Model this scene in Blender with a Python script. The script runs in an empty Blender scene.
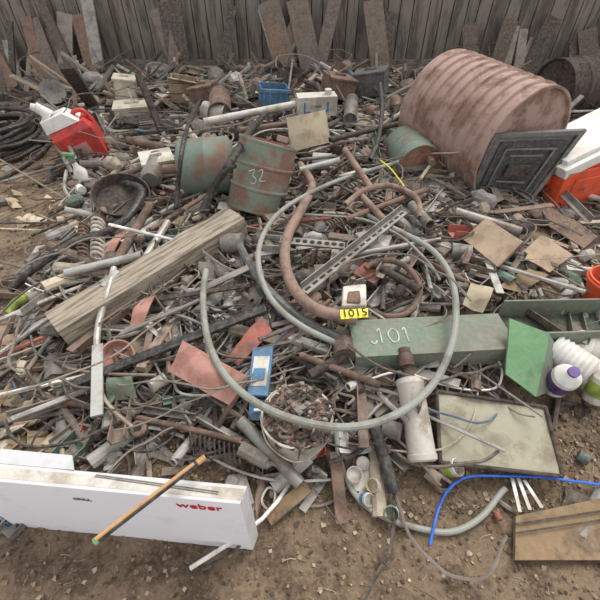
import bpy, math, random
from mathutils import Vector, Matrix, noise
R=random.Random(7)
CH=1.6; TH=math.radians(44); F=400.0
fw=Vector((0,math.cos(TH),-math.sin(TH))); up=Vector((0,math.sin(TH),math.cos(TH))); rt=Vector((1,0,0))
C0=Vector((0,0,CH))
def P(px,py,z=0.0):
    d=rt*((px-300)/F)+up*((300-py)/F)+fw
    t=(z-CH)/d.z
    return C0+d*t
def proj(v):
    d=Vector(v)-C0; z=d.dot(fw)
    if z<=.05: return (-999,-999)
    return (300+F*d.x/z, 300-F*d.dot(up)/z)
def sst(a,b,x):
    t=max(0,min(1,(x-a)/(b-a))); return t*t*(3-2*t)
def H(x,y):
    e=math.sqrt(((x-.15)/2.5)**2+((y-2.6)/2.2)**2)
    h=.17*(1-sst(.45,1.05,e))
    h+=.20*sst(3.6,4.7,y)*(1-sst(2.2,3.2,abs(x+.2)))
    h+=.035*noise.noise(Vector((x*1.3,y*1.3,0)))+.014*noise.noise(Vector((x*5,y*5,3)))+.008*noise.noise(Vector((x*14,y*14,5)))
    return h
def Q(px,py,dz=0.0):
    z=dz
    for _ in range(8):
        p=P(px,py,z); z=.4*z+.6*(H(p.x,p.y)+dz)
    return P(px,py,z)
def lin(c):
    return tuple(((v/255)/12.92 if v/255<=.04045 else ((v/255+.055)/1.055)**2.4) for v in c)
# ---------- materials
def mat(name,col,rough=.7,metal=0,col2=None,amt=.45,scale=8,bump=.3,dust=.25,attr=False,stretch=None,grit=40,dc=(166,156,142)):
    m=bpy.data.materials.new(name); m.use_nodes=True; nt=m.node_tree; N=nt.nodes; L=nt.links
    bs=N['Principled BSDF']; bs.inputs['Roughness'].default_value=rough; bs.inputs['Metallic'].default_value=metal
    tc=N.new('ShaderNodeTexCoord'); mp=N.new('ShaderNodeMapping'); L.new(tc.outputs['Object'],mp.inputs[0])
    if stretch: mp.inputs['Scale'].default_value=stretch
    n1=N.new('ShaderNodeTexNoise'); n1.inputs['Scale'].default_value=scale; n1.inputs['Detail'].default_value=8; n1.inputs['Roughness'].default_value=.65
    L.new(mp.outputs[0],n1.inputs['Vector'])
    th=.5+(.5-amt)*.36
    r1=N.new('ShaderNodeValToRGB'); r1.color_ramp.elements[0].position=th-.05; r1.color_ramp.elements[1].position=th+.07
    L.new(n1.outputs['Fac'],r1.inputs[0])
    mx=N.new('ShaderNodeMix'); mx.data_type='RGBA'; L.new(r1.outputs[0],mx.inputs[0])
    if attr:
        at=N.new('ShaderNodeAttribute'); at.attribute_name='Col'; L.new(at.outputs['Color'],mx.inputs[6])
        m2=N.new('ShaderNodeMix'); m2.data_type='RGBA'; m2.inputs[0].default_value=.5
        L.new(at.outputs['Color'],m2.inputs[6]); m2.inputs[7].default_value=(*lin(col2 or (80,55,42)),1)
        L.new(m2.outputs[2],mx.inputs[7])
    else:
        mx.inputs[6].default_value=(*lin(col),1); mx.inputs[7].default_value=(*lin(col2 or tuple(v*.7 for v in col)),1)
    n2=N.new('ShaderNodeTexNoise'); n2.inputs['Scale'].default_value=grit; n2.inputs['Detail'].default_value=8; n2.inputs['Roughness'].default_value=.65
    L.new(mp.outputs[0],n2.inputs['Vector'])
    r2=N.new('ShaderNodeValToRGB'); r2.color_ramp.elements[0].position=.42; r2.color_ramp.elements[1].position=.68
    r2.color_ramp.elements[1].color=(dust,dust,dust,1)
    L.new(n2.outputs['Fac'],r2.inputs[0])
    m3=N.new('ShaderNodeMix'); m3.data_type='RGBA'; L.new(r2.outputs[0],m3.inputs[0]); L.new(mx.outputs[2],m3.inputs[6])
    m3.inputs[7].default_value=(*lin(dc),1)
    L.new(m3.outputs[2],bs.inputs['Base Color'])
    if bump:
        b=N.new('ShaderNodeBump'); b.inputs['Strength'].default_value=bump; b.inputs['Distance'].default_value=.01
        L.new(n2.outputs['Fac'],b.inputs['Height']); L.new(b.outputs[0],bs.inputs['Normal'])
    return m
RUST=(124,98,84); RUSTD=(90,72,62)
M={}
def mk(k,*a,**kw): M[k]=mat(k,*a,**kw)
mk('rust',RUST,.85,.1,RUSTD); mk('rustdark',(74,63,57),.85,.2,(52,45,41))
mk('rustpink',(170,142,130),.8,.1,(132,100,86),scale=6,amt=.42,dust=.35)
mk('rustlid',(150,104,86),.85,.05,(112,74,60),scale=7,amt=.4)
mk('steel',(144,142,136),.5,.4,(112,102,94)); mk('galv',(188,188,182),.45,.3,(156,150,140))
mk('black',(36,36,37),.5,0,(52,50,47),dust=.25); mk('hosegrey',(148,151,143),.6,0,(124,122,110),dust=.3)
mk('hosedark',(96,98,98),.55,0,(72,72,72),dust=.3)
mk('exhaust',(146,120,106),.75,.1,(116,92,80)); mk('teal',(112,130,118),.7,.1,(128,98,82),amt=.45,scale=5)
mk('tealrust',(126,136,120),.75,.1,(134,100,84),amt=.55,scale=6)
mk('green',(110,126,108),.7,.1,(116,118,104),amt=.5,scale=5,dust=.35); mk('greenbright',(104,150,104),.6,0,(98,124,92),amt=.35)
mk('greendark',(62,78,66),.75,.1,(70,64,54),amt=.4)
mk('red',(204,54,48),.5,0,(166,48,42),dust=.15); mk('redfaded',(184,134,122),.75,0,(156,108,94),amt=.5)
mk('redsheet',(164,92,78),.75,0,(122,78,66),amt=.45)
mk('orange',(226,88,50),.5,0,(206,78,44),dust=.1,bump=.1)
mk('white',(226,224,218),.5,0,(206,202,192),dust=.1,bump=.1); mk('whitedirty',(208,204,194),.6,0,(172,162,146),dust=.25)
mk('pailw',(196,190,178),.6,0,(150,136,118),amt=.5,dust=.3)
mk('muffler',(196,190,178),.6,.1,(150,138,122),amt=.35,dust=.2)
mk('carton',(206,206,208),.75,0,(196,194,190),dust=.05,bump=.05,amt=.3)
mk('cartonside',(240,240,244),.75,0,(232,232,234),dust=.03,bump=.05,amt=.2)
mk('card',(180,158,132),.85,0,(154,132,108)); mk('tan',(188,174,148),.85,0,(158,142,118))
mk('cream',(206,198,180),.7,0,(180,168,146))
mk('yellow',(240,228,70),.6,0,(230,214,60),dust=.0,bump=0); mk('ink',(30,28,28),.7,0,dust=0,bump=0)
mk('inkred',(200,40,50),.7,0,dust=0,bump=0); mk('chalk',(198,204,196),.9,0,(160,168,158),dust=.1,bump=0,scale=40,amt=.4)
mk('blue',(80,128,164),.55,0,(70,108,138)); mk('bluecord',(38,108,214),.5,0,(30,90,190),dust=.03,bump=.05)
mk('purple',(96,70,140),.5,0); mk('lime',(160,184,70),.5,0)
mk('wood',(172,160,142),.9,0,(120,107,92),stretch=(2.5,26,26),scale=2.2,amt=.45,bump=.8,grit=9,dust=.3)
mk('woodend',(150,132,110),.9,0,(100,86,72),scale=30,amt=.5,bump=.6)
mk('plank',(138,114,84),.85,0,(102,84,64),amt=.4); mk('handle',(196,150,98),.5,0,(170,124,78))
mk('stove',(108,108,108),.5,.3,(88,84,80),amt=.3,dust=.3); mk('stoved',(62,62,64),.6,.3,(72,67,62),amt=.3)
mk('tray',(164,160,138),.6,.1,(132,122,102),amt=.4,scale=6,dust=.35)
mk('clutter',(0,0,0),.75,.05,(92,76,66),attr=True,scale=14,amt=.45,dust=.35)
mk('leaf',(0,0,0),.9,0,(96,78,60),attr=True,scale=14,amt=.4,dust=.0)
# ---------- builder
class B:
    def __init__(s): s.V=[];s.F=[];s.I=[];s.C=[];s.M=None;s.c=(1,1,1);s.m=0
    def add(s,vs,fs):
        o=len(s.V)
        if s.M is not None: vs=[s.M@Vector(v) for v in vs]
        s.V.extend([tuple(v) for v in vs])
        for f in fs: s.F.append(tuple(i+o for i in f)); s.I.append(s.m); s.C.append((s.c,len(f)))
    def box(s,x0,x1,y0,y1,z0,z1):
        s.add([(x0,y0,z0),(x1,y0,z0),(x1,y1,z0),(x0,y1,z0),(x0,y0,z1),(x1,y0,z1),(x1,y1,z1),(x0,y1,z1)],
              [(0,3,2,1),(4,5,6,7),(0,1,5,4),(1,2,6,5),(2,3,7,6),(3,0,4,7)])
    def hexa(s,b4,t4):
        s.add(list(b4)+list(t4),[(0,3,2,1),(4,5,6,7),(0,1,5,4),(1,2,6,5),(2,3,7,6),(3,0,4,7)])
    def beam(s,A,Bp,w,h,upv=(0,0,1)):
        A=Vector(A);Bp=Vector(Bp);x=(Bp-A).normalized();y=Vector(upv).cross(x)
        if y.length<1e-4: y=Vector((0,1,0)).cross(x)
        y.normalize();z=x.cross(y)
        a=[A-y*w/2-z*h/2,Bp-y*w/2-z*h/2,Bp+y*w/2-z*h/2,A+y*w/2-z*h/2]
        s.hexa(a,[v+z*h for v in a])
    def tube(s,pts,r,n=8,hollow=False,closed=False,caps=True):
        pts=[Vector(p) for p in pts]; k=len(pts)
        rs=r if isinstance(r,(list,tuple)) else [r]*k
        T=[]
        for i in range(k):
            a=pts[(i-1)%k] if (i>0 or closed) else pts[i]; b=pts[(i+1)%k] if (i<k-1 or closed) else pts[i]
            t=b-a; T.append(t.normalized() if t.length>1e-7 else (T[-1] if T else Vector((1,0,0))))
        u=T[0].orthogonal().normalized(); vs=[]; fr=[]
        for i in range(k):
            u=(u-T[i]*u.dot(T[i])); u=u.normalized() if u.length>1e-6 else T[i].orthogonal().normalized()
            w=T[i].cross(u); fr.append((u,w))
            for j in range(n):
                a=2*math.pi*j/n; vs.append(pts[i]+(u*math.cos(a)+w*math.sin(a))*rs[i])
        fs=[]
        for i in range(k if closed else k-1):
            i2=(i+1)%k
            for j in range(n):
                j2=(j+1)%n; fs.append((i*n+j,i*n+j2,i2*n+j2,i2*n+j))
        if not closed and caps:
            if hollow:
                for e,sg in ((0,1),(k-1,-1)):
                    u,w=fr[e]; o=len(vs)
                    for dd,rr in ((0,.8),(2.5,.8)):
                        for j in range(n):
                            a=2*math.pi*j/n; vs.append(pts[e]+T[e]*sg*dd*rs[e]+(u*math.cos(a)+w*math.sin(a))*rs[e]*rr)
                    for j in range(n):
                        j2=(j+1)%n; q=[(e*n+j,o+j,o+j2,e*n+j2),(o+j,o+n+j,o+n+j2,o+j2)]
                        for f in q: fs.append(f if sg>0 else f[::-1])
                    f=tuple(o+n+j for j in range(n)); fs.append(f[::-1] if sg>0 else f)
            else:
                fs.append(tuple(range(n))[::-1]); fs.append(tuple((k-1)*n+j for j in range(n)))
        s.add(vs,fs)
    def lathe(s,A,Bp,prof,n=28,ms=None,caps=(True,True)):
        A=Vector(A);Bp=Vector(Bp);ax=Bp-A;t=ax.normalized();u=t.orthogonal().normalized();w=t.cross(u);m0=s.m
        vs=[]
        for (q,r) in prof:
            for j in range(n):
                a=2*math.pi*j/n; vs.append(A+ax*q+(u*math.cos(a)+w*math.sin(a))*r)
        if ms is None:
            fs=[(i*n+j,i*n+(j+1)%n,(i+1)*n+(j+1)%n,(i+1)*n+j) for i in range(len(prof)-1) for j in range(n)]
            if caps[0]: fs.append(tuple(range(n))[::-1])
            if caps[1]: fs.append(tuple((len(prof)-1)*n+j for j in range(n)))
            s.add(vs,fs)
        else:
            for i in range(len(prof)-1):
                s.m=ms[i]; s.add(vs[i*n:(i+2)*n],[(j,(j+1)%n,n+(j+1)%n,n+j) for j in range(n)])
            if caps[0]: s.m=ms[0]; s.add(vs[:n],[tuple(range(n))[::-1]])
            if caps[1]: s.m=ms[-1]; s.add(vs[-n:],[tuple(range(n))])
            s.m=m0
    def plate(s,q,th=.006,nx=1,ny=1,wob=0):
        a,b,c,d=[Vector(v) for v in q]; nrm=(b-a).cross(d-a).normalized()
        if nrm.z<0: nrm=-nrm
        vs=[];
        for k in (0,1):
            for j in range(ny+1):
                for i in range(nx+1):
                    u=i/nx;v=j/ny
                    p=a*(1-u)*(1-v)+b*u*(1-v)+c*u*v+d*(1-u)*v
                    p=p+nrm*(wob*noise.noise(p*9)*2)
                    vs.append(p+nrm*(0 if k else -th))
        o=(nx+1)*(ny+1); W=nx+1; fs=[]
        for j in range(ny):
            for i in range(nx):
                q0=j*W+i; fs.append((q0+o,q0+1+o,q0+1+W+o,q0+W+o)); fs.append((q0,q0+W,q0+1+W,q0+1))
        for i in range(nx):
            fs.append((i,i+1,i+1+o,i+o)); t=ny*W+i; fs.append((t+1,t,t+o,t+1+o))
        for j in range(ny):
            t=j*W; fs.append((t+W,t,t+o,t+W+o)); t=j*W+nx; fs.append((t,t+W,t+W+o,t+o))
        s.add(vs,fs)
    def text(s,txt,size,loc,xd,nrm,ext=.0008):
        cu=bpy.data.curves.new('t','FONT'); cu.body=txt; cu.size=size; cu.extrude=ext; cu.align_x='CENTER'; cu.align_y='CENTER'; cu.resolution_u=3
        o=bpy.data.objects.new('t',cu); bpy.context.scene.collection.objects.link(o); bpy.context.view_layer.update()
        me=o.to_mesh(); x=Vector(xd).normalized(); z=Vector(nrm).normalized(); y=z.cross(x).normalized(); x=y.cross(z)
        Mx=Matrix(((x.x,y.x,z.x,loc[0]),(x.y,y.y,z.y,loc[1]),(x.z,y.z,z.z,loc[2]),(0,0,0,1)))
        vs=[Mx@v.co for v in me.vertices]; fs=[tuple(p.vertices) for p in me.polygons]
        o.to_mesh_clear(); bpy.data.objects.remove(o); s.add(vs,fs)
    def chalk(s,strokes,loc,xd,nrm,size,r):
        x=Vector(xd).normalized(); z=Vector(nrm).normalized(); y=z.cross(x).normalized()
        for st in strokes: s.tube(spl([Vector(loc)+x*a*size+y*c*size for a,c in st],4),r,6)
    def done(s,name,mats,bevel=0,attr=False,frame=None,sharp=35):
        me=bpy.data.meshes.new(name)
        V=[Vector(v) for v in s.V]
        if frame is None:
            lo=[min(v[i] for v in V) for i in range(3)]; hi=[max(v[i] for v in V) for i in range(3)]
            frame=Matrix.Translation(Vector([(lo[i]+hi[i])/2 for i in range(3)]))
        inv=frame.inverted(); V=[inv@v for v in V]
        me.from_pydata([tuple(v) for v in V],[],s.F)
        for k in mats: me.materials.append(M[k])
        me.polygons.foreach_set('material_index',s.I); me.polygons.foreach_set('use_smooth',[True]*len(s.F))
        if attr:
            a=me.color_attributes.new('Col','FLOAT_COLOR','CORNER'); buf=[]
            for c,k in s.C: buf.extend((c[0],c[1],c[2],1.0)*k)
            a.data.foreach_set('color',buf)
        me.update(); me.set_sharp_from_angle(angle=math.radians(sharp))
        o=bpy.data.objects.new(name,me); bpy.context.scene.collection.objects.link(o); o.matrix_world=frame
        if bevel:
            bv=o.modifiers.new('b','BEVEL'); bv.width=bevel; bv.segments=2; bv.limit_method='ANGLE'
        return o
def spl(p,k=6,closed=False):
    p=[Vector(v) for v in p]; n=len(p); out=[]
    for i in range(n if closed else n-1):
        g=lambda j: p[j%n] if closed else p[max(0,min(n-1,j))]
        a,b,c,d=g(i-1),g(i),g(i+1),g(i+2)
        for t in range(k):
            t/=k; out.append(.5*((2*b)+(c-a)*t+(2*a-5*b+4*c-d)*t*t+(3*b-a-3*c+d)*t*t*t))
    if not closed: out.append(p[-1])
    return out
def hose(name,pts,r,m,n=10,k=6,hollow=True):
    b=B(); b.tube(spl([Q(*p) for p in pts],k),r,n,hollow=hollow); return b.done(name,[m])
def bar(name,p,q,w,h,m,upv=(0,0,1)):
    b=B(); b.beam(Q(*p),Q(*q),w,h,upv); return b.done(name,[m],bevel=min(w,h)*.15)
def pipe(name,p,q,r,m,n=14):
    b=B(); A=Q(*p);Bp=Q(*q); b.tube([A,A.lerp(Bp,.5),Bp],r,n,hollow=True); return b.done(name,[m])
def sheet(name,q,m,th=.006,wob=.01):
    b=B(); b.plate([Q(*v) for v in q],th,8,8,wob); return b.done(name,[m])
# ---------- floor
b=B(); nx,ny=340,260; x0,x1,y0,y1=-6.5,6.5,-1.5,7
for j in range(ny+1):
    for i in range(nx+1):
        x=x0+(x1-x0)*i/nx;y=y0+(y1-y0)*j/ny; b.V.append((x,y,H(x,y)))
for j in range(ny):
    for i in range(nx):
        q=j*(nx+1)+i; b.F.append((q,q+1,q+nx+2,q+nx+1)); b.I.append(0); b.C.append(((1,1,1),4))
M['dirt']=mat('dirt',(122,103,83),.95,0,(84,68,54),scale=7,amt=.5,bump=1.0,dust=.5,grit=60,dc=(156,138,114))
b.done('floor',['dirt'],sharp=180)
# ---------- back wall
M['boards']=mat('boards',(132,124,114),.85,0,(88,81,74),scale=3,amt=.5,bump=.4,dust=.3,grit=14,stretch=(4,4,.5))
M['wallback']=mat('wallback',(42,39,37),.9,0,(34,31,30),bump=0)
YW=5.95; b=B(); x=-6.5
b.box(-6.5,6.5,YW,YW+.05,0,3.2); b.m=1
while x<6.5:
    w=R.uniform(.13,.2); b.box(x,min(6.5,x+w-.012),YW-.03-R.uniform(0,.008),YW,0,3.2); x+=w
b.done('wall_back',['wallback','boards'])
b=B(); b.beam((-6.5,YW-.07,.12),(6.5,YW-.07,.12),.07,.24); b.done('trim_1',['boards'])
# stacked lumber and sheets leaning on the wall
b=B()
for i in range(34):
    x=R.uniform(-4.4,4.4); h=R.uniform(.35,.75); w=R.uniform(.05,.28); k=R.uniform(-.25,.25)
    b.c=lin(R.choice([(92,80,70),(120,108,96),(150,142,130),(70,62,56),(134,104,86),(164,160,152)]))
    z=H(x,5.6)
    b.beam((x,5.56-R.uniform(0,.08),z),(x+k,5.78,z+h),w,.025,(0,1,0))
b.done('leaning_lumber_stack',['clutter'],attr=True)
# ---------- clutter
PAL=[((116,98,86),9),((90,77,69),8),((136,114,100),7),((154,134,118),5),((146,143,138),12),((182,180,173),9),((50,48,47),11),((166,152,134),7),((118,113,106),12),
     ((158,88,74),1.1),((96,122,108),1.8),((88,122,148),.6),((220,217,208),4.5),((188,174,152),4)]
PT=[c for c,w in PAL]; PW=[w for c,w in PAL]
def rc():
    c=R.choices(PT,PW)[0]; k=R.uniform(.78,1.15); return lin(tuple(min(250,v*k) for v in c))
EX=[(298,418,50,50),(500,432,78,56),(428,338,88,28),(415,420,26,44),(530,360,34,40),(206,374,44,34),(578,376,40,36)]
def dens(px,py):
    for cx,cy,rx,ry in EX:
        if ((px-cx)/rx)**2+((py-cy)/ry)**2<1: return .02 if cy>400 else .25
    if py<100: return .95 if px>100 else .3
    if px<78 and py<250: return .06
    if px<55: return .2
    if px>515 and 200<py<320: return .30
    if px>428 and py>388: return .05
    if py>448 and px>318: return .06
    if py>470: return .10
    if py>430 and px<250: return .2
    if px<110 and py>320: return .6
    return .95
def place(x,y,z,tilt):
    return Matrix.Translation((x,y,z))@Matrix.Rotation(R.uniform(0,6.283),4,'Z')@Matrix.Rotation(R.gauss(0,tilt),4,'Y')@Matrix.Rotation(R.gauss(0,tilt),4,'X')
def item(b,s,kind):
    if kind=='rod':
        L=s*R.uniform(.25,1.1);r=R.uniform(.004,.012)
        k=R.uniform(-.22,.22)*L if R.random()<.65 else 0
        b.tube(spl([(-L/2,0,0),(-L/6,k,0),(L/6,k*1.1,R.uniform(0,.02)),(L/2,0,0)],3),r,6)
    elif kind=='pipe':
        L=s*R.uniform(.15,.7); b.tube([(-L/2,0,0),(L/2,0,0)],R.uniform(.012,.034),10,hollow=True)
    elif kind=='flat':
        L=s*R.uniform(.15,.7);w=R.uniform(.008,.026); b.box(-L/2,L/2,-w,w,0,.006)
        if R.random()<.3: b.box(L/2-.006,L/2,-w,w,0,.07)
    elif kind=='angle':
        L=s*R.uniform(.15,.7);w=R.uniform(.02,.045); b.box(-L/2,L/2,0,w,0,.005); b.box(-L/2,L/2,0,.005,0,w)
    elif kind=='chan':
        L=s*R.uniform(.15,.5);w=R.uniform(.025,.05); b.box(-L/2,L/2,-w,w,0,.005); b.box(-L/2,L/2,-w,-w+.005,0,w); b.box(-L/2,L/2,w-.005,w,0,w)
    elif kind=='plate':
        a=s*R.uniform(.03,.14);c=s*R.uniform(.03,.11)
        q=[(-a,-c,0),(a*R.uniform(.5,1.1),-c,R.uniform(-.02,.03)),(a,c,0),(-a*R.uniform(.4,1.1),c*R.uniform(.7,1.1),R.uniform(-.01,.03))]
        b.plate(q,.004,4,4,.03)
    elif kind=='wood':
        L=s*R.uniform(.1,.4);w=R.uniform(.015,.045); b.box(-L/2,L/2,-w,w,0,R.uniform(.015,.04))
    elif kind=='can':
        r=s*R.uniform(.02,.05);h=r*R.uniform(1.4,2.6); b.lathe((-h/2,0,r),(h/2,0,r),[(.2,r*.2),(.02,r*.85),(0,r),(.05,r),(.07,r*.95),(.93,r*.95),(.95,r),(1,r)],14)
    elif kind=='ring':
        r=s*R.uniform(.025,.09);t=R.uniform(.004,.012)
        b.tube([(r*math.cos(a*math.pi/9),r*math.sin(a*math.pi/9),0) for a in range(18)],t,6,closed=True)
    elif kind=='pulley':
        r=s*R.uniform(.03,.07);h=r*.5
        b.lathe((0,0,0),(0,0,h),[(0,r*.3),(0,r),(.2,r),(.4,r*.8),(.6,r*.8),(.8,r),(1,r),(1,r*.85),(.7,r*.8),(.7,r*.35),(1.2,r*.3),(1.2,r*.15)],16)
    elif kind=='spring':
        r=R.uniform(.012,.025)*s;L=r*R.uniform(5,10);t=int(8)
        b.tube([(L*i/(t*8),r*math.cos(i*math.pi/4),r*math.sin(i*math.pi/4)+r) for i in range(t*8)],.15*r+.001,5)
    elif kind=='wire':
        p=Vector((0,0,.0));d=R.uniform(0,6);pts=[];k=R.uniform(-.8,.8); st=R.uniform(.05,.1)
        for i in range(R.randint(7,18)):
            pts.append(p.copy()); d+=k*.6+R.uniform(-.35,.35); p=p+Vector((math.cos(d),math.sin(d),R.uniform(-.12,.14)))*st*s
        if R.random()<.75: b.c=lin(R.choice([(52,48,46),(84,72,64),(104,92,84),(128,120,112)]))
        b.tube(spl(pts,3),R.uniform(.002,.008),5)
    elif kind=='bracket':
        w=s*R.uniform(.02,.05);h=s*R.uniform(.03,.07)
        b.box(-w,w,-w*.6,w*.6,0,.007); b.box(-w,-w+.007,-w*.6,w*.6,0,h); b.tube([(w*.4,0,0),(w*.4,0,h*.7)],.35*w,6)
    elif kind=='lump':
        r=s*R.uniform(.018,.05);n=9;prof=[(0,r*.5)]+[(i/5,r*R.uniform(.6,1.15)) for i in range(1,5)]+[(1,r*.4)]
        b.lathe((-r*1.3,0,r*.7),(r*1.3,0,r*.7),prof,n)
        if R.random()<.5: b.box(-r*.5,r*.5,-r*1.5,r*1.5,r*.3,r*.6)
    elif kind=='bolt':
        r=R.uniform(.004,.009)*s; L=r*R.uniform(5,12); b.tube([(0,0,r),(L,0,r)],r,6); b.tube([(-r*1.2,0,r),(0,0,r)],r*1.9,6)
    elif kind=='box':
        a=s*R.uniform(.04,.1);c=s*R.uniform(.03,.08);h=s*R.uniform(.02,.07)
        for q in ((-a,a,-c,-c+.004,0,h),(-a,a,c-.004,c,0,h),(-a,-a+.004,-c,c,0,h),(a-.004,a,-c,c,0,h),(-a,a,-c,c,0,.004)): b.box(*q)
KW={'rod':18,'pipe':9,'flat':9,'angle':7,'chan':3.5,'plate':8,'wood':4,'can':2.0,'ring':4,'pulley':3,'spring':2,'wire':24,'bracket':8,'lump':9,'bolt':9,'box':3}
KK=list(KW);KV=list(KW.values())
def smp():
    y=.5*(11.0**(R.random()**.9)); x=R.uniform(-1,1)*(.80*(y*.72+1.1)+.25); return x,y
pile=B()
for i in range(9200):
    x,y=smp(); px,py=proj((x,y,.1)); d=dens(px,py)
    if R.random()>d: continue
    k=R.choices(KK,KV)[0]; s=(.55+.2*y)*R.choice([.55,.75,1,1,1.4])
    if y>5.3 or (y>4.95 and k in('rod','wire','angle','flat')): continue
    if d<.5 and k in('wire','rod','angle') : 
        if R.random()<.7: continue
        s*=.6
    if d<.5: s=min(s,.8)
    z=H(x,y)+.006+ (R.random()**1.5)*.10*(d if d>.5 else d*.2)
    pile.M=place(x,y,z,.12 if d>.5 else .03); pile.c=rc(); item(pile,s,k)
for i in range(230):
    x=R.uniform(-3.0,3.0);y=R.uniform(3.9,5.3); L=R.uniform(.25,.6); pile.M=None; pile.c=rc()
    z=H(x,y); a=R.uniform(0,6.28); t=R.uniform(.1,.7); d=Vector((math.cos(a)*math.cos(t),abs(math.sin(a))*math.cos(t)*.4,math.sin(t)))*L
    if R.random()<.5: pile.tube([(x,y,z),Vector((x,y,z))+d],R.uniform(.008,.025),7)
    else: pile.beam((x,y,z),Vector((x,y,z))+d,R.uniform(.02,.08),R.uniform(.008,.03))
for i in range(130):
    x=R.uniform(-3.0,3.0);y=R.uniform(3.7,5.25); pile.M=place(x,y,H(x,y)+.04,.35); pile.c=rc(); item(pile,R.uniform(1.4,2.6),R.choice(['box','can','lump','pulley','plate','chan','bracket','pipe']))
for (px,py,n) in [(140,320,9),(110,350,4),(170,280,4),(90,290,4),(340,240,4),(420,230,4),(380,300,4),(300,130,7),(340,110,6),(230,300,4),(200,340,4),(460,260,4),(350,400,3),(180,170,5),(230,350,3),(320,370,3),(480,230,3)]:
    for i in range(n):
        o=Q(px+R.uniform(-35,35),py+R.uniform(-22,22),R.uniform(.05,.12)); r=R.uniform(.08,.22); a0=R.uniform(0,6.28); sp=R.uniform(2,6)
        pile.M=None; pile.c=lin(R.choice([(60,56,52),(130,126,120),(108,92,80),(96,90,84),(160,156,148),(40,38,38)]))
        e=R.uniform(.6,1)
        pile.tube([o+Vector((r*math.cos(a0+sp*k/26)*(1+.2*math.sin(k*.5)),r*e*math.sin(a0+sp*k/26),.02*math.sin(k*.4+i))) for k in range(27)],R.choice([.003,.004,.006,.009]),6)
pile.done('scrap_metal_pile',['clutter'],attr=True)
b=B(); LP=[(138,116,92),(150,130,106),(108,88,70),(176,160,138),(84,70,57),(196,186,170)]
for i in range(9500):
    x,y=smp(); px,py=proj((x,y,0)); near=False
    if i%5==0: y=R.uniform(.25,.9); x=R.uniform(-1.3,1.3); py=500; near=True
    if y>5.4: continue
    w=1.0 if (px<80 or py>430 or px>500) else .35
    if R.random()>w: continue
    s=R.uniform(.002,.014)*(.7+.25*y); b.M=place(x,y,H(x,y)+.004,.35); b.c=lin(R.choice(LP[:5] if R.random()<.95 else LP))
    if i%3==0: b.tube([(-s*2.5,0,0),(0,s*.4,s*.2),(s*2.5,0,0)],.0009+.0004*y,4)
    else: b.plate([(-s,-s*.5,0),(s*.5,-s*.9,s*.5),(s,s*.4,0),(-s*.5,s*.9,s*.4)],.0012,2,2,s*.6)
for i in range(3000):
    x,y=smp(); 
    if i%3==0: y=R.uniform(.25,.9); x=R.uniform(-1.3,1.3)
    if y>5.4: continue
    r=R.uniform(.003,.010)*(.7+.2*y); b.M=place(x,y,H(x,y)+r*.2,.5); b.c=lin(R.choice([(114,98,80),(134,118,98),(84,70,56)]))
    b.lathe((-r,0,0),(r,0,0),[(0,r*.4),(.3,r*.9),(.7,r*.8),(1,r*.4)],6)
for (px,py,s) in [(15,350,.045),(28,372,.05),(10,395,.045),(45,345,.035),(25,430,.05),(48,442,.045),(12,448,.045),(60,330,.035),(35,405,.035),(70,425,.03),(0,420,.045),(30,225,.05),(12,200,.04),(45,205,.04)]:
    for t in range(4):
        p=Q(px+R.uniform(-9,9),py+R.uniform(-7,7),.02); b.M=place(p.x,p.y,p.z,.5); b.c=lin(R.choice([(190,170,142),(206,192,170),(160,136,108)]))
        b.plate([(-s,-s*.5,0),(s*.8,-s*.8,s*.4),(s,s*.6,0),(-s*.7,s*.8,s*.4)],.002,4,4,s*.6)
b.done('leaf_litter',['leaf'],attr=True)

# ---------- HERO OBJECTS
A=Q(60,333,.14);Bp=Q(238,224,.15)
x=(Bp-A).normalized();y=Vector((0,0,1)).cross(x).normalized();z=x.cross(y);mid=(A+Bp)/2
fr=Matrix(((x.x,y.x,z.x,mid.x),(x.y,y.y,z.y,mid.y),(x.z,y.z,z.z,mid.z),(0,0,0,1)))
b=B(); b.M=fr; L=(Bp-A).length; n=40; vs=[];wy=.085;wz=.085
for i in range(n+1):
    X=-L/2+L*i/n; ring=[(-1,-1),(-.3,-1),(.3,-1),(1,-1),(1,-.3),(1,.3),(1,1),(.3,1),(-.3,1),(-1,1),(-1,.3),(-1,-.3)]
    for (a,c) in ring:
        k=1+.06*noise.noise(Vector((X*6,a*3,c*3))); 
        if abs(a)==1 and abs(c)==1: k-=.05+.08*abs(noise.noise(Vector((X*9,a,c))))
        vs.append((X,a*wy*k,c*wz*k))
b.add(vs,[(i*12+j,i*12+(j+1)%12,(i+1)*12+(j+1)%12,(i+1)*12+j) for i in range(n) for j in range(12)])
b.m=1; b.add(vs[:12],[tuple(range(12))[::-1]]); b.add(vs[-12:],[tuple(range(12))])
b.done('weathered_timber',['wood','woodend'],frame=fr,sharp=50)

hose('flexible_conduit',[(206,270,.18),(203,300,.18),(208,340,.19),(225,375,.2),(255,402,.23),(300,421,.27),(350,427,.24),(395,415,.22),(430,388,.20),(450,350,.24),(456,310,.25),(450,275,.2),(432,250,.18),(405,234,.17),(380,222,.16),(362,212,.14)],.0150,'hosegrey')
hose('flexible_conduit',[(340,345,.15),(300,325,.18),(272,300,.2),(259,268,.22),(262,238,.22),(280,212,.22),(312,192,.21),(345,178,.2),(378,168,.18),(398,162,.16)],.0135,'hosegrey')
hose('rubber_hose',[(236,238,.16),(248,262,.15),(268,290,.15),(300,318,.14),(330,334,.14),(358,347,.14)],.022,'hosedark')
hose('thin_cable',[(295,214,.16),(330,216,.16),(365,220,.17),(400,236,.17),(428,262,.16),(440,280,.15)],.007,'hosegrey')
hose('thin_cable',[(330,180,.13),(352,192,.17),(378,200,.17),(398,214,.13)],.008,'hosedark')
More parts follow.
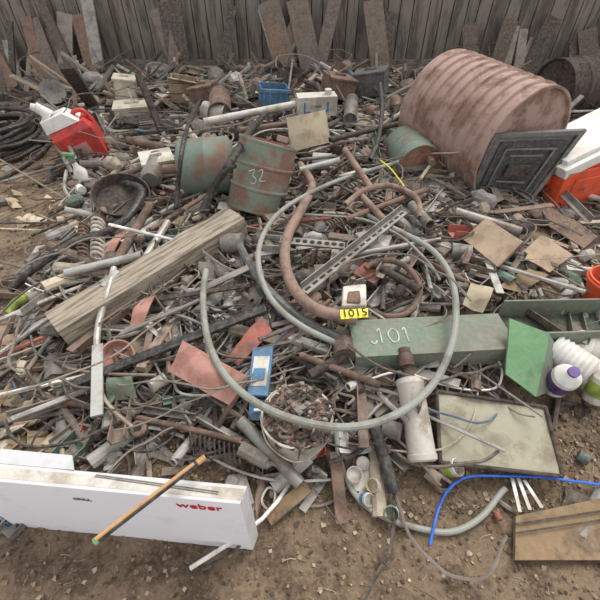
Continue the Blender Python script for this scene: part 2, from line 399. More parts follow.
b=B(); pts=spl([Q(*p) for p in [(300,165,.2),(312,185,.18),(303,206,.19),(288,235,.2),(285,262,.2),(294,288,.2),(314,308,.2),(344,317,.2)]],8)
b.tube(pts,.027,16,hollow=True); b.tube([pts[-3],pts[-1]],.032,16,hollow=True); b.done('bent_exhaust_pipe',['exhaust'])

b=B(); q=[Q(341,319,.26),Q(368,317,.26),Q(368,308,.26),Q(340,310,.26)]; b.plate(q,.003)
c=(q[0]+q[2])/2; b.m=1; b.text('1015',.055,c+Vector((0,0,.003)),q[1]-q[0],(0,-.1,1)); b.done('yellow_lot_tag',['yellow','ink'])
b=B(); b.plate([Q(342,306,.22),Q(367,305,.22),Q(366,284,.22),Q(343,286,.22)],.05,3,3,.004); b.m=1; b.plate([Q(347,302,.23),Q(361,302,.23),Q(360,290,.23),Q(348,291,.23)],.012)
b.done('plastic_junction_box',['whitedirty','rust'],bevel=.006)

def drum(A,Bp,r,ribs=(.33,.66),n=40):
    b=B(); pr=[(.035,r*.3),(.035,r*.94),(0,r*.95),(0,r),(.03,r),(.035,r*.975)]
    for q in ribs: pr+=[(q-.03,r*.975),(q-.012,r*1.01),(q+.012,r*1.01),(q+.03,r*.975)]
    pr+=[(.965,r*.975),(.97,r),(1,r),(1,r*.95),(.97,r*.94),(.97,r*.3)]
    ms=[1]*1+[0]*(len(pr)-3)+[1]
    b.lathe(A,Bp,pr,n,ms); return b
A=Q(182,168,.23);Bp=Q(232,164,.25)
b=B(); r=.175; b.lathe(A,Bp,[(-.08,r*.2),(-.06,r*.6),(0,r*.95),(.03,r),(.05,r*1.02),(.08,r),(.5,r),(.52,r*1.02),(.55,r),(.92,r),(.95,r*1.02),(.97,r),(1.04,r*.75),(1.08,r*.3)],36)
ax=(Bp-A).normalized(); b.m=1; b.tube([A-ax*.03,A-ax*.12],.03,12,hollow=True); b.done('rusty_pressure_tank',['teal','rust'])
A=Q(255,208,.08);Bp=A+Vector((.10,.14,.37)); b=drum(A,Bp,.18)
d=(Bp-A).normalized(); b.m=1; b.tube([Bp+Vector((.08,0,0)),Bp+Vector((.08,0,0))+d*.03],.035,12)
b.m=2; nf=Vector((-.1,-1,.30)).normalized(); b.chalk([[(-.45,.45),(.0,.5),(-.2,.1),(0,-.2),(-.2,-.5),(-.45,-.4)],[(.25,.35),(.6,.45),(.5,.05),(.25,-.35),(.7,-.4)]],(A+Bp)/2+nf*.181+Vector((0,0,.03)),(1,0,.12),nf,.075,.003); b.done('rusty_steel_drum',['tealrust','rustpink','chalk'])
A=P(420,168,.30); Bp=A+Vector((-.05,.36,-.0)); b=drum(A,Bp,.165); b.m=0
b.tube([A+Vector((.06,-.015,.06)),A+Vector((.06,.02,.06))],.03,12,hollow=True); b.done('rusty_steel_drum',['teal','rustlid'])

Fc=P(522,150,.46);Bk=Fc+Vector((-.38,.72,.04)); r=.40
b=B(); pr=[(.03,r*.2),(.03,r*.94),(0,r*.96),(0,r),(.02,r)]
for q in (.10,.2,.3,.4,.5,.6,.7,.8,.9): pr+=[(q-.03,r*.975),(q-.012,r*.98),(q,r*1.02),(q+.012,r*.98)]
pr+=[(.97,r*.985),(.98,r),(1,r),(1,r*.95),(.97,r*.93),(.97,r*.2)]
b.lathe(Fc,Bk,pr,56)
for s in (-1,1):
    for q in (.15,.8):
        p=Fc.lerp(Bk,q); side=Vector((s*.24,0,0)); b.m=1; b.beam((p.x+side.x,p.y,H(p.x,p.y)),(p.x+side.x*.8,p.y,p.z-.25),.04,.04)
b.done('barrel_stove',['rustpink','rustdark'])
def bil(q,u,v): a,b_,c,d=q; return a*(1-u)*(1-v)+b_*u*(1-v)+c*u*v+d*(1-u)*v
q=[P(464,197,.16),P(524,205,.12),P(584,127,.60),P(492,131,.62)]
nr=(q[1]-q[0]).cross(q[3]-q[0]).normalized()
if nr.y>0: nr=-nr
def sub(u0,u1,v0,v1,o): return [bil(q,u,v)+nr*o for u,v in((u0,v0),(u1,v0),(u1,v1),(u0,v1))]
def slab(b,u0,u1,v0,v1,o0,o1): b.hexa(sub(u0,u1,v0,v1,o0),sub(u0,u1,v0,v1,o1))
b=B(); slab(b,0,1,0,1,0.02,.04)
for u0,u1,v0,v1 in((0,1,0,.06),(0,1,.94,1),(0,.06,0,1),(.94,1,0,1)): slab(b,u0,u1,v0,v1,.04,.055)
b.m=1; slab(b,.12,.88,.12,.88,.04,.05); b.m=0
for u0,u1,v0,v1 in((.2,.8,.2,.23),(.2,.8,.77,.8),(.2,.23,.2,.8),(.77,.8,.2,.8)): slab(b,u0,u1,v0,v1,.05,.06)
b.m=2; slab(b,.34,.66,.42,.58,.05,.07)
b.m=0
for v in (.32,.68): slab(b,.3,.7,v,v+.03,.05,.056)
b.done('cast_iron_stove_door',['stove','stoved','rustdark'],bevel=.003)
A=P(566,98,.32)+Vector((0,.3,0)); b=drum(A,A+Vector((.8,.25,.0)),.27,ribs=(.25,.5,.75)); b.done('rusty_oil_drum',['rustdark','rustdark'])

b=B(); o=Q(572,206,.0); fx=Matrix.Translation(o)@Matrix.Rotation(.35,4,'Z'); b.M=fx
b.box(-.20,.55,0,.38,0,.28)
b.box(-.18,.53,.02,.36,.28,.30)
b.m=1; b.M=fx@Matrix.Translation((0,.02,.30))@Matrix.Rotation(-.30,4,'Y'); b.box(-.22,.57,-.02,.40,0,.07); b.box(-.18,.53,.02,.36,.07,.10)
b.m=0; b.M=fx; b.box(-.24,-.20,.10,.28,.15,.20); b.box(-.1,.4,-.012,0,.05,.22)
b.done('picnic_cooler',['orange','white'],bevel=.02)
b=B(); o=Q(606,312,.02); b.lathe(o,o+Vector((.0,.03,.2)),[(0,.11),(.05,.12),(.85,.14),(.87,.155),(.93,.155),(.95,.145),(1,.148),(1,.138),(.1,.11)],32,caps=(True,True)); b.done('orange_plastic_bucket',['orange'])

o=Q(96,168,.0); b=B(); b.M=Matrix.Translation(o+Vector((-.02,.1,0)))@Matrix.Rotation(.3,4,'Z')@Matrix.Rotation(-.30,4,'Y')
b.hexa([(-.14,-.1,0),(.14,-.1,0),(.14,.12,0),(-.14,.12,0)],[(-.16,-.11,.30),(.16,-.11,.30),(.16,.13,.30),(-.16,.13,.30)])
b.hexa([(-.16,-.11,.30),(.16,-.11,.30),(.16,.13,.30),(-.16,.13,.30)],[(-.15,-.08,.36),(.13,-.08,.36),(.13,.1,.36),(-.15,.1,.36)])
b.m=1; b.hexa([(-.17,-.09,.36),(.10,-.09,.36),(.10,.11,.36),(-.17,.11,.36)],[(-.16,-.07,.45),(.02,-.07,.45),(.02,.08,.45),(-.16,.08,.45)])
b.tube([(-.08,0,.45),(-.12,0,.52),(-.16,0,.56)],[.045,.035,.022],12,hollow=True)
b.m=0; b.tube(spl([(.05,.01,.36),(.08,.01,.41),(.15,.01,.39),(.165,.01,.30)],5),.018,8)
b.m=2; b.box(-.1,.06,-.118,-.108,.1,.22)
b.done('fuel_can',['red','white','redfaded'],bevel=.015)
o=Q(92,190,.0); b=B(); b.lathe(o,o+Vector((-.08,.02,.26)),[(0,.04),(.03,.045),(.55,.045),(.7,.02),(.8,.018)],20); b.m=1; t=o+Vector((-.066,.016,.21)); b.tube([t,t+Vector((-.01,0,.04))],.022,12); b.tube([t+Vector((-.05,0,.06)),t+Vector((.03,0,.05))],.016,8)
b.tube([t+Vector((-.03,0,.05)),t+Vector((-.05,0,.01))],.005,6); b.done('spray_bottle',['white','greenbright'])
for (a,c) in (((55,140,.25),(82,192,.02)),((64,135,.28),(90,190,.02))): pipe('steel_pipe',a,c,.018,'steel')
b=B(); o=Q(12,146,.04)
for i in range(9):
    r=.36-.03*(i%4); z=.028*i
    b.tube([(o.x-.1+r*math.cos(a*math.pi/14)+R.uniform(-.006,.006),o.y+r*math.sin(a*math.pi/14),o.z+z+.015*math.sin(a*.5+i)) for a in range(28)],.02,8,closed=True)
b.done('coiled_black_hose',['black'])
hose('black_hose',[(-20,190,.02),(20,168,.02),(44,150,.03),(52,128,.02),(36,100,.02),(10,88,.02)],.02,'black')
b=B(); b.beam(P(66,66,.75),Q(96,110,.02),.11,.04); b.done('leaning_plank',['rustdark'])
b=B(); b.beam(P(138,74,.6),Q(163,135,.05),.05,.05); b.done('leaning_post',['rustdark'])
def cube(name,px,py,w,d,h,rot,m,dz=0,extra=None,tilt=0):
    b=B(); o=Q(px,py,dz); b.M=Matrix.Translation(o)@Matrix.Rotation(rot,4,'Z')@Matrix.Rotation(tilt,4,'Y')
    t=.008
    b.box(-w/2,w/2,-d/2,d/2,0,t)
    for q in((-w/2,w/2,-d/2,-d/2+t,0,h),(-w/2,w/2,d/2-t,d/2,0,h),(-w/2,-w/2+t,-d/2,d/2,0,h),(w/2-t,w/2,-d/2,d/2,0,h)): b.box(*q)
    b.M=b.M@Matrix.Translation((0,0,h))
    if extra=='flaps':
        b.hexa([(-w/2,-d/2,0),(w/2,-d/2,0),(w/2,-d/2-.02,0),(-w/2,-d/2-.02,0)][::-1],[(-w/2,-d*.8,.05),(w/2,-d*.8,.05),(w/2,-d*.8-.01,.04),(-w/2,-d*.8-.01,.04)][::-1])
    elif extra=='lid':
        b.box(-w/2-.01,w/2+.01,-d/2-.01,d/2+.01,0,.02)
        b.box(-w*.2,w*.2,-.01,.01,.02,.04)
    elif extra=='crate':
        for i in range(5):
            X=-w/2+w*(i+.5)/5; b.box(X-.01,X+.01,-d/2-.012,-d/2,-h,0)
        b.box(-w/2-.015,w/2+.015,-d/2-.015,-d/2,-.03,0)
    return b.done(name,[m],bevel=.003)
cube('cream_metal_box',127,98,.2,.18,.18,.2,'cream',.1,'lid',.15); cube('cream_metal_box',136,118,.34,.24,.12,.25,'cream',.05,'lid')
cube('cardboard_box',184,100,.26,.25,.2,.1,'card',.06,'flaps',.2); cube('rusty_steel_box',208,104,.22,.22,.16,-.3,'rust',.1,'lid',-.2)
cube('plastic_crate',273,104,.26,.22,.16,.2,'blue',.1,'crate',.1); cube('rusty_steel_box',160,172,.2,.2,.10,.4,'whitedirty',.10,'lid')
cube('rusty_steel_box',336,96,.26,.25,.16,.3,'rust',.1,'lid',.2); cube('steel_cabinet',372,94,.30,.22,.2,-.35,'hosedark',.08,'lid',-.2)
b=B(); A=Q(222,112,.14); b.lathe(A+Vector((.0,-.12,.02)),A+Vector((-.05,.25,.05)),[(.5,.03),(.5,.09),(0,.1),(0,.11),(.1,.105),(1,.105),(1,.03)],24); b.done('open_steel_can',['rust'])
pipe('white_plastic_pipe',(204,122,.2),(302,103,.25),.03,'whitedirty')
b=B(); o=Q(316,114,.16); b.M=Matrix.Translation(o)@Matrix.Rotation(.15,4,'Z'); b.box(-.17,.17,-.07,.07,0,.16); b.m=1
b.box(-.12,-.105,-.078,-.07,.04,.12); b.box(-.12,-.06,-.078,-.07,.035,.05); b.box(-.03,.03,-.078,-.07,.08,.095); b.box(.05,.09,-.078,-.07,.04,.055); b.box(.08,.095,-.078,-.07,.04,.12); b.m=0; b.tube([(.1,0,.16),(.1,0,.20)],.03,12)
b.done('plastic_jerrycan',['whitedirty','blue'],bevel=.015)
b=B(); b.plate([Q(292,152,.16),Q(331,142,.18),Q(325,110,.38),Q(287,118,.38)],.015,4,4,.01); b.done('plywood_offcut',['tan'])
for i,(px,py,qx,qy,r,m) in enumerate([(158,160,150,180,.07,'steel'),(205,148,200,172,.05,'tealrust'),(128,140,165,148,.03,'rust'),(420,112,470,100,.05,'rust'),(350,120,352,98,.06,'steel'),(245,120,262,140,.05,'rustdark'),(395,100,405,120,.05,'exhaust')]):
    b=B(); b.lathe(Q(px,py,.16),Q(qx,qy,.15),[(.1,r*.4),(.0,r*.9),(0,r),(.9,r),(1,r*.7)],20); b.done('steel_canister',[m])
hose('black_hose',[(10,290,.05),(35,268,.10),(70,245,.14),(105,232,.16),(130,215,.18),(142,190,.2),(120,182,.16)],.022,'black')
hose('black_hose',[(176,208,.17),(178,185,.27),(182,150,.46),(190,120,.42),(200,100,.22)],.014,'black')
hose('black_hose',[(202,212,.15),(212,190,.24),(232,160,.48),(252,128,.32),(268,112,.22)],.022,'black')
hose('black_hose',[(207,216,.15),(213,190,.32),(224,172,.44),(236,166,.49)],.01,'black')
hose('black_cable',[(380,84,.35),(382,110,.25),(378,140,.2),(370,160,.15)],.018,'black')
hose('black_cable',[(410,90,.28),(398,108,.2),(385,130,.18)],.014,'black')
hose('yellow_strap',[(380,160,.22),(390,168,.24),(398,178,.26),(404,186,.24)],.004,'yellow',n=6)
b=B(); o=Q(124,205,.08); b.lathe(o,o+Vector((.02,-.03,.10)),[(.0,.13),(0,.15),(.9,.165),(1,.175),(1,.165),(.4,.15),(.35,.03)],30); b.done('steel_basin',['rustdark'])
pipe('galvanized_pipe',(66,273,.14),(142,255,.16),.022,'galv'); pipe('steel_pipe',(100,250,.12),(176,205,.14),.018,'steel')
pipe('steel_pipe',(116,262,.12),(150,205,.16),.025,'rust'); pipe('galvanized_pipe',(143,262,.14),(168,222,.16),.02,'galv')
pipe('rusty_pipe',(40,250,.05),(120,222,.1),.014,'rust'); pipe('galvanized_pipe',(20,340,.03),(44,318,.05),.014,'galv')
b=B()
A=Q(98,258,.12);Bp=Q(98,220,.14); u=(Bp-A); n=90
b.tube([A+u*(i/n)+Vector((.035*math.cos(i*.62),0,.035*math.sin(i*.62))) for i in range(n)],.008,6); b.done('coil_spring',['whitedirty'])
b=B(); A=Q(84,256,.12);Bp=Q(84,225,.12); u=(Bp-A); n=80
b.tube([A+u*(i/n)+Vector((.03*math.cos(i*.7),0,.03*math.sin(i*.7))) for i in range(n)],.007,6); b.done('coil_spring',['rust'])
b=B(); b.plate([Q(30,256,.03),Q(36,246,.03),Q(76,242,.04),Q(72,250,.04)],.015,4,2,.004); b.done('white_plastic_strip',['whitedirty'])
b=B(); b.tube(spl([Q(8,314,.04),Q(16,304,.04),Q(24,298,.05),Q(28,293,.05)],4),[.02]*3+[.028]*7+[.022,.014,.010],12); b.m=1; b.tube([Q(28,293,.05),Q(32,289,.05)],.014,8); b.done('yellow_plastic_bottle',['lime','white'])
sheet('orange_sheet_strip',[(102,256,.12),(118,232,.14),(128,228,.14),(112,258,.12)],'redfaded')
sheet('red_metal_offcut',[(130,328,.14),(135,302,.16),(155,296,.17),(142,326,.14)],'redfaded',wob=.015)
b=B(); pts=[Q(98,414,.14),Q(97,375,.16),Q(97,338,.18),Q(100,318,.19),Q(108,290,.20),Q(114,268,.2)]
b.tube(spl(pts,5),.015,10,hollow=True); b.beam(Q(97,416,.16),Q(98,345,.18),.045,.015); b.tube([Q(104,288,.19),Q(118,272,.2)],.025,10); b.done('bent_steel_arm',['galv'])
bar('black_flat_bar',(74,384,.15),(266,308,.19),.045,.02,'black'); pipe('rusty_rod',(46,397,.09),(242,441,.12),.012,'rust')
bar('rusty_flat_bar',(160,404,.08),(235,402,.1),.03,.01,'rustdark')
pipe('steel_pipe',(216,430,.07),(240,390,.15),.012,'rust'); pipe('rusty_pipe',(232,428,.1),(268,370,.12),.010,'rust')
bar('flat_steel_bar',(196,292,.14),(260,262,.16),.04,.008,'steel'); bar('flat_steel_bar',(150,300,.14),(250,285,.16),.03,.008,'rustdark')
sheet('faded_red_sheet_metal',[(168,371,.17),(228,405,.16),(249,377,.19),(184,341,.21)],'redfaded',wob=.012)
sheet('red_metal_panel',[(226,357,.16),(238,365,.16),(272,330,.18),(262,315,.19)],'redsheet')
sheet('green_sheet_metal',[(106,402,.11),(136,398,.12),(132,376,.16),(108,378,.16)],'green',wob=.02)
b=B(); b.plate([Q(247,395,.17),Q(268,396,.17),Q(273,346,.18),(Q(253,347,.18))],.03,2,2,0); b.m=1; b.plate([Q(250,386,.175),Q(266,386,.175),Q(270,356,.185),Q(254,356,.185)],.004);b.m=0; b.plate([Q(252,380,.182),Q(264,380,.182),Q(266,368,.19),Q(254,368,.19)],.004); b.done('blue_printed_carton',['blue','whitedirty'],bevel=.003)
b=B(); b.plate([Q(248,420,.11),Q(270,421,.11),Q(266,400,.13),Q(250,398,.13)],.02,2,2,0); b.m=1; b.beam(Q(254,410,.135),Q(264,410,.135),.01,.008); b.done('blue_plastic_case',['blue','white'])
b=B(); o=Q(118,358,.10); b.lathe(o,o+Vector((0.02,-.02,.05)),[(0,.04),(0,.055),(1,.07),(1,.064),(.2,.05),(.15,.02)],28); b.done('steel_pan',['redfaded'])
b=B(); o=Q(146,392,.10); b.tube([(o.x+.05*math.cos(a*math.pi/12),o.y+.06*math.sin(a*math.pi/12),o.z) for a in range(24)],.006,8,closed=True); b.done('steel_ring',['steel'])
# chain pail
b=B(); o=Q(297,436,.02); r=.132; b.lathe(o,o+Vector((0,0,.17)),[(0,r*.5),(0,r*.9),(.9,r*.98),(.93,r*1.03),(1,r*1.03),(1,r*.97),(.85,r*.95),(.82,.02)],40)
for i in range(210):
    a=R.uniform(0,6.28);rr=r*.93*math.sqrt(R.random()); c=o+Vector((rr*math.cos(a),rr*math.sin(a),.15+.04*(1-rr/r)+R.uniform(0,.02)))
    b.M=Matrix.Translation(c)@Matrix.Rotation(R.uniform(0,6.28),4,'Z')@Matrix.Rotation(R.uniform(-.6,.6),4,'X')
    b.m=R.choice([1,2,3,1,3]); l=.024; w=.013
    if i%2: b.tube([( (l if math.cos(t*math.pi/5)>0 else -l)*.5+w*math.cos(t*math.pi/5),w*math.sin(t*math.pi/5),0) for t in range(10)],.0065,6,closed=True)
    else: b.box(-.028,.028,-.010,.010,-.003,.004); b.tube([(-.016,0,-.002),(-.016,0,.009)],.008,8); b.tube([(.016,0,-.002),(.016,0,.009)],.008,8)
b.M=None; b.m=0; b.tube(spl([o+Vector((-r*1.05,0,.16)),o+Vector((-r*.8,-r*.7,.12)),o+Vector((0,-r*1.15,.1)),o+Vector((r*.8,-r*.7,.12)),o+Vector((r*1.05,0,.16))],6),.003,6)
b.done('pail_of_rusty_chain',['pailw','rustdark','steel','rust'])
pipe('steel_pipe',(240,420,.13),(300,484,.08),.024,'steel'); b=B(); A=Q(264,464,.08);Bp=Q(276,458,.08); b.tube([A,Bp],.022,14,hollow=True); b.done('pipe_coupling',['galv'])
bar('rusty_channel',(342,524,.03),(335,452,.07),.045,.015,'rust'); bar('wood_lath',(268,520,.02),(308,486,.05),.05,.015,'plank')
pipe('black_pipe',(372,420,.14),(394,492,.06),.024,'black')
hose('grey_hose',[(336,432,.10),(340,460,.06),(352,490,.03),(375,512,.02),(410,526,.02),(450,532,.02),(480,518,.02),(500,494,.03),(506,488,.03)],.011,'hosegrey')
b=B(); b.tube(spl([Q(262,498,.04),Q(268,488,.04),Q(275,492,.04),Q(272,510,.04),Q(264,506,.04)],4,True),.005,6,closed=True); b.done('pipe_hanger',['galv'])
b=B(); A=Q(192,432,.09);Bp=Q(240,446,.10); b.tube([A,Bp],.008,8)
for i in range(11):
    p=A.lerp(Bp,i/10); b.tube(spl([p,p+Vector((0,-.02,.02)),p+Vector((.005,-.06,-.02))],3),.004,6)
b.tube([A.lerp(Bp,.5),A.lerp(Bp,.5)+Vector((-.05,.35,.03))],.012,10); b.done('garden_rake',['rustdark'])
A=Q(423,462,.09);Bp=Q(409,378,.15);b=B(); b.lathe(A,Bp,[(0,.045),(0.02,.054),(.08,.056),(.09,.052),(.9,.052),(.92,.056),(.98,.054),(1,.04)],28)
b.m=1; d=(Bp-A).normalized(); b.tube([Bp,Bp+d*.06],.024,16); b.tube([Bp+d*.05,Bp+d*.10],.030,16,hollow=True); b.done('muffler_canister',['muffler','rust'])
A=Q(352,338,.16);Bp=Q(508,330,.19); b=B(); u=(Bp-A).normalized(); w=Vector((0,0,1)).cross(u).normalized()
def ch(b,A,Bp,w,W,Hh,t):
    a=[A-w*W/2,Bp-w*W/2,Bp+w*W/2,A+w*W/2]; Z=Vector((0,0,1))
    b.hexa([v-Z*t for v in a],a)
    for s in(-1,1):
        o=w*s*W/2; c=[A+o,Bp+o,Bp+o+w*s*t,A+o+w*s*t]; 
        b.hexa([v-Z*Hh for v in c],[v for v in c])
ch(b,A,Bp,w,.19,.10,.008)
b.m=1; b.chalk([[(-.75,.3),(-.6,.45),(-.65,-.45)],[(0,.45),(-.25,.1),(-.1,-.4),(.2,-.25),(.22,.25),(0,.45)],[(.5,.3),(.65,.45),(.62,-.45)],[(-1.15,-.3),(-1.0,-.45),(-.85,-.25)]],A.lerp(Bp,.26)+Vector((0,0,.002)),u,(0,0,1),.09,.0035); b.done('green_steel_channel',['green','chalk'])
A=Q(505,332,.12);Bp=Q(640,328,.12); b=B(); w2=Vector((0,1,0))
for s in(-1,1):
    c=[A+w2*s*.1,Bp+w2*s*.1,Bp+w2*(s*.1+.008),A+w2*(s*.1+.008)]; b.hexa(c,[v+Vector((0,0,.1)) for v in c])
c=[A-w2*.1,Bp-w2*.1,Bp+w2*.1,A+w2*.1]; b.m=1; b.hexa([v-Vector((0,0,.008)) for v in c],c); b.done('green_feed_trough',['green','greendark'])
b=B(); b.plate([Q(506,374,.18),Q(536,397,.16),Q(549,333,.28),Q(510,318,.28)],.012,4,4,.006); b.m=1
b.plate([Q(536,397,.14),Q(549,392,.10),Q(556,345,.18),Q(549,333,.26)],.008,2,2,0); b.done('green_metal_hopper',['greenbright','green'])
def jug(name,px,py,r,h,m1,m2,dirv,dz=.04):
    o=Q(px,py,dz+r); d=Vector(dirv).normalized()*h; b=B()
    b.lathe(o,o+d,[(0,r*.6),(0.02,r*.95),(.08,r),(.2,r),(.22,r*1.01),(.6,r*1.01),(.62,r),(.72,r*.95),(.86,r*.5),(.9,r*.32),(.93,r*.32),(.93,r*.4),(1,r*.4)],28,[0,0,0,0,1,0,0,0,0,0,1,1]); 
    return b.done(name,[m1,m2])
jug('white_plastic_jug',553,386,.055,.19,'white','purple',(-.1,-.3,1),.02); jug('white_plastic_jug',592,374,.07,.24,'white','whitedirty',(-.8,.5,.3))
jug('white_plastic_jug',592,400,.045,.17,'whitedirty','lime',(.1,.3,1),.02); jug('white_plastic_jug',616,358,.07,.25,'white','whitedirty',(-.9,.3,.2))
b=B(); b.lathe(Q(550,346,.14),Q(588,374,.14),[(0,.07)]+[(i/16,.07+(.006 if i%2 else -.004)) for i in range(1,16)]+[(1,.065)],24); b.done('corrugated_drain_pipe',['white'])
b=B(); q4=[Q(440,463,.07),Q(562,477,.07),Q(545,408,.12),Q(436,392,.12)]; b.plate(q4,.006,6,6,.006)
b.m=1
for i in range(4): b.tube([q4[i]+Vector((0,0,.006)),q4[(i+1)%4]+Vector((0,0,.006))],.008,8)
b.done('dirty_metal_tray',['tray','rustdark'])
hose('blue_extension_cord',[(620,487,.04),(580,482,.04),(540,477,.04),(500,476,.05),(468,477,.05),(450,488,.04),(440,505,.03),(434,526,.03),(430,545,.03)],.005,'bluecord')
b=B(); b.plate([Q(515,560,.03),Q(640,560,.03),Q(620,494,.04),Q(516,516,.04)],.02); b.m=1; 
for t in(.3,.6): b.plate([Q(516,516+t*30,.044),Q(620,500+t*30,.044),Q(620,498+t*30,.044),Q(516,514+t*30,.044)],.002)
b.done('wooden_board',['plank','rustdark'])
for (a,c) in (((512,478,.03),(520,512,.05)),((518,478,.03),(530,510,.05)),((524,480,.03),(542,508,.05))): bar('aluminium_strip',a,c,.014,.004,'galv')
b=B(); b.plate([Q(462,238,.14),Q(498,266,.14),Q(523,242,.22),Q(486,220,.22)],.01,4,4,.01); b.m=1; b.plate([Q(498,268,.06),Q(524,244,.1),Q(523,242,.22),Q(498,266,.14)],.006); b.done('cardboard_flap_box',['card','rust'])
b=B(); b.plate([Q(518,256,.08),Q(550,272,.06),Q(574,254,.12),Q(540,236,.14)],.01,4,4,.01); b.done('cardboard_panel',['card'])
b=B(); b.plate([Q(462,305,.13),Q(484,312,.13),Q(494,288,.15),Q(470,284,.15)],.003,5,5,.02); b.done('crumpled_paper_sheet',['tan'])
sheet('rusty_sheet_metal',[(526,212,.05),(584,248,.04),(598,236,.05),(545,203,.06)],'rust',wob=.01)
sheet('plywood_scrap',[(498,285,.10),(520,292,.10),(548,276,.10),(530,268,.10)],'plank')
pipe('rusty_pipe',(420,258,.13),(500,300,.12),.014,'rust'); pipe('galvanized_pipe',(455,212,.17),(520,232,.14),.03,'steel')
b=B(); A=Q(304,292,.17);Bp=Q(404,212,.19); b.beam(A,Bp,.045,.006); d=(Bp-A).normalized(); sd=Vector((0,0,1)).cross(d).normalized(); b.beam(A+sd*.0225+Vector((0,0,.02)),Bp+sd*.0225+Vector((0,0,.02)),.005,.04)
b.m=1; n=16
for i in range(n):
    p=A.lerp(Bp,(i+.5)/n); b.beam(p-d*.016+Vector((0,0,.004)),p+d*.016+Vector((0,0,.004)),.012,.003)
b.done('slotted_angle_iron',['steel','ink'])
b=B(); A=Q(280,240,.17);Bp=Q(345,246,.17); b.beam(A,Bp,.06,.01); b.m=1
for i in range(9): b.tube([A.lerp(Bp,(i+.5)/9)+Vector((0,0,.004)),A.lerp(Bp,(i+.5)/9)+Vector((0,0,.009))],.013,10)
b.done('perforated_steel_strip',['steel','ink'])
# curved rusty hoop arc + hub, half buried
b=B(); o=Q(388,292,.10); r=.15
b.tube([(o.x+r*math.cos(a*math.pi/20),o.y+r*math.sin(a*math.pi/20),o.z+.03+.05*math.sin(a*math.pi/20)) for a in range(-14,16)],.015,10); b.done('rusty_steel_hoop',['rust'])
for a,c,r,m in [((300,170,.2),(340,160,.25),.02,'galv'),((300,160,.22),(336,156,.25),.012,'steel'),((240,130,.24),(330,118,.26),.02,'rust'),((330,140,.22),(405,122,.22),.02,'rustdark'),
    ((345,220,.17),(425,190,.17),.018,'rust'),((350,255,.16),(440,240,.16),.016,'steel'),((370,262,.15),(420,290,.15),.02,'rustdark'),((412,205,.16),(430,225,.17),.03,'steel'),
    ((300,355,.13),(380,385,.13),.015,'rust'),((310,375,.13),(350,352,.14),.02,'rustdark'),((455,372,.1),(500,392,.08),.008,'rust'),
    ((120,175,.12),(170,160,.2),.02,'rust'),((150,230,.15),(215,190,.2),.014,'rust'),((120,335,.14),(200,300,.16),.01,'steel'),((20,360,.03),(96,340,.1),.008,'rustdark'),((240,375,.14),(330,300,.16),.009,'rust'),
    ((345,150,.25),(372,190,.2),.022,'exhaust'),((356,190,.2),(384,220,.18),.02,'exhaust')]:
    pipe('rusty_pipe' if m.startswith('rust') else 'steel_pipe',a,c,r,m)
hose('curved_exhaust_tube',[(345,205,.2),(365,190,.22),(392,186,.22),(416,198,.2),(420,218,.18)],.018,'exhaust')
sheet('red_metal_offcut',[(352,272,.12),(374,284,.12),(386,272,.14),(366,262,.14)],'redsheet')
hose('white_cable',[(368,380,.13),(400,372,.14),(440,384,.12),(470,390,.10),(495,388,.10),(502,375,.12),(498,360,.12),(484,348,.16)],.005,'white')
hose('thin_wire_loop',[(30,330,.08),(36,352,.08),(60,362,.10),(90,356,.13),(110,340,.16),(100,322,.18),(60,316,.1)],.005,'hosedark',n=6)
hose('thin_wire_loop',[(120,410,.08),(150,424,.08),(190,415,.1),(200,385,.15),(175,360,.18),(140,366,.16)],.005,'rustdark',n=6)
for (px,py,r,h,m,m2) in [(444,470,.033,.07,'whitedirty','lime'),(352,478,.03,.06,'whitedirty','white'),(362,498,.024,.05,'whitedirty','blue'),(392,512,.026,.06,'green','white'),(378,486,.025,.06,'tan','white'),(360,462,.025,.05,'white','red'),(320,450,.025,.08,'red','white')]:
    o=Q(px,py,.01); b=B(); d=Vector((R.uniform(-.6,.6),R.uniform(-.5,.1),.8)).normalized()*h; b.lathe(o,o+d,[(0,r*.9),(.03,r),(.3,r),(.31,r*1.01),(.75,r*1.01),(.76,r),(.98,r),(1,r*.92),(.6,r*.88),(.6,r*.1)],20,[0,0,0,1,0,0,0,0,0]); b.done('discarded_can',[m,m2])
sheet('clear_plastic_wrap',[(352,490,.02),(388,500,.02),(392,468,.03),(356,464,.03)],'whitedirty',th=.002,wob=.015)
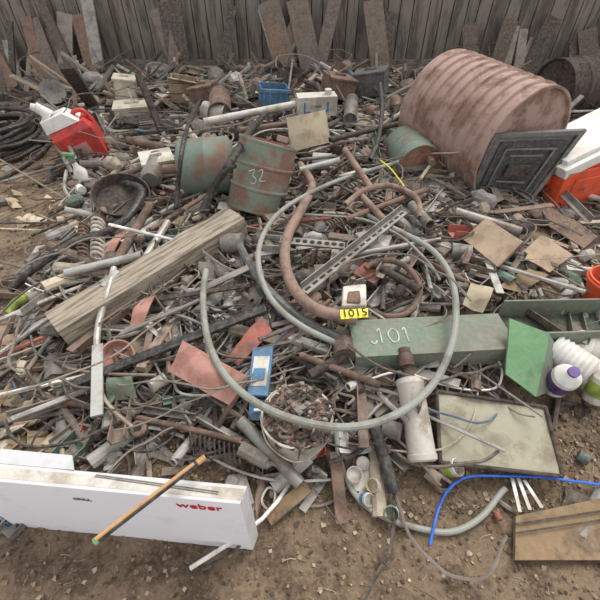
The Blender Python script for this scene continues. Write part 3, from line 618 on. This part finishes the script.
# ---- grill carton (bottom left)
zt=.44
t=[P(240,504,zt),P(-60,476,zt),P(0,0,zt),P(247,486,zt)]
t[2]=t[1]+(t[3]-t[0])
b=B(); g=[Vector((v.x,v.y,0.0)) for v in t]; b.hexa([g[1],g[0],g[3],g[2]],[t[1],t[0],t[3],t[2]])
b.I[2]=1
u=(t[0]-t[1]).normalized(); nf=u.cross(Vector((0,0,1))).normalized()
if nf.y>0: nf=-nf
b.m=2; pc=t[1].lerp(t[0],.86)+Vector((0,0,-.05)); b.text('weber',.052,pc+nf*.002,u,nf); b.m=3; b.text('GRILL',.022,t[1].lerp(t[0],.45)+Vector((0,0,-.08))+nf*.002,u,nf)
tv=t[3]-t[0]
A=t[1].lerp(t[0],.5)+tv*.75+Vector((0,0,.002)); Bq=t[1].lerp(t[0],.92)+tv*.4+Vector((0,0,.002)); b.beam(A,Bq,.003,.001); b.beam(A+tv*.1,Bq+tv*.12,.003,.001)
b.m=4; e0=t[1]+tv*.5;e1=t[0]+tv*.5; b.beam(e0+Vector((0,0,.0005)),e1+Vector((0,0,.0005)),.03,.001)
b.done('grill_carton',['carton','cartonside','inkred','hosedark','whitedirty'])
b=B(); q0=t[2]+Vector((0,0,.004)); q1=t[2].lerp(t[3],.42)+Vector((0,0,.004)); b.plate([q0,q1,q1+Vector((-.02,.04,.008)),q0+Vector((0,.04,.008))],.004,5,3,.004); b.done('cardboard_flap',['carton'])
b=B(); A=P(205,457,.50);Bp=P(118,524,.50); d=(Bp-A); b.tube([A,A+d*.10],.009,12); b.m=1; b.tube([A+d*.10,A+d*.5,A+d*1.2],.009,12); b.m=2; b.tube([A+d*1.2,A+d*1.24],.0095,12); b.m=0; b.tube([A+d*.12+Vector((-.003,-.002,.008)),A+d*1.2+Vector((-.003,-.002,.008))],.005,10)
b.done('tool_handle',['handle','black','greenbright'])

# ---------- light
w=bpy.data.worlds.new('w'); bpy.context.scene.world=w; w.use_nodes=True
w.node_tree.nodes['Background'].inputs[0].default_value=(.97,.97,1,1); w.node_tree.nodes['Background'].inputs[1].default_value=.95
s=bpy.data.lights.new('sun','SUN'); s.energy=2.9; s.angle=math.radians(35); s.color=(1,.965,.91); so=bpy.data.objects.new('sun_light',s); bpy.context.scene.collection.objects.link(so)
so.rotation_euler=(math.radians(-25),math.radians(22),0)
cam=bpy.data.cameras.new('cam'); cam.sensor_width=36; cam.lens=36*F/600; cam.clip_start=.02
co=bpy.data.objects.new('camera',cam); bpy.context.scene.collection.objects.link(co); co.location=C0; co.rotation_euler=(math.pi/2-TH,0,0)
bpy.context.scene.camera=co
bpy.context.scene.view_settings.view_transform='Standard'
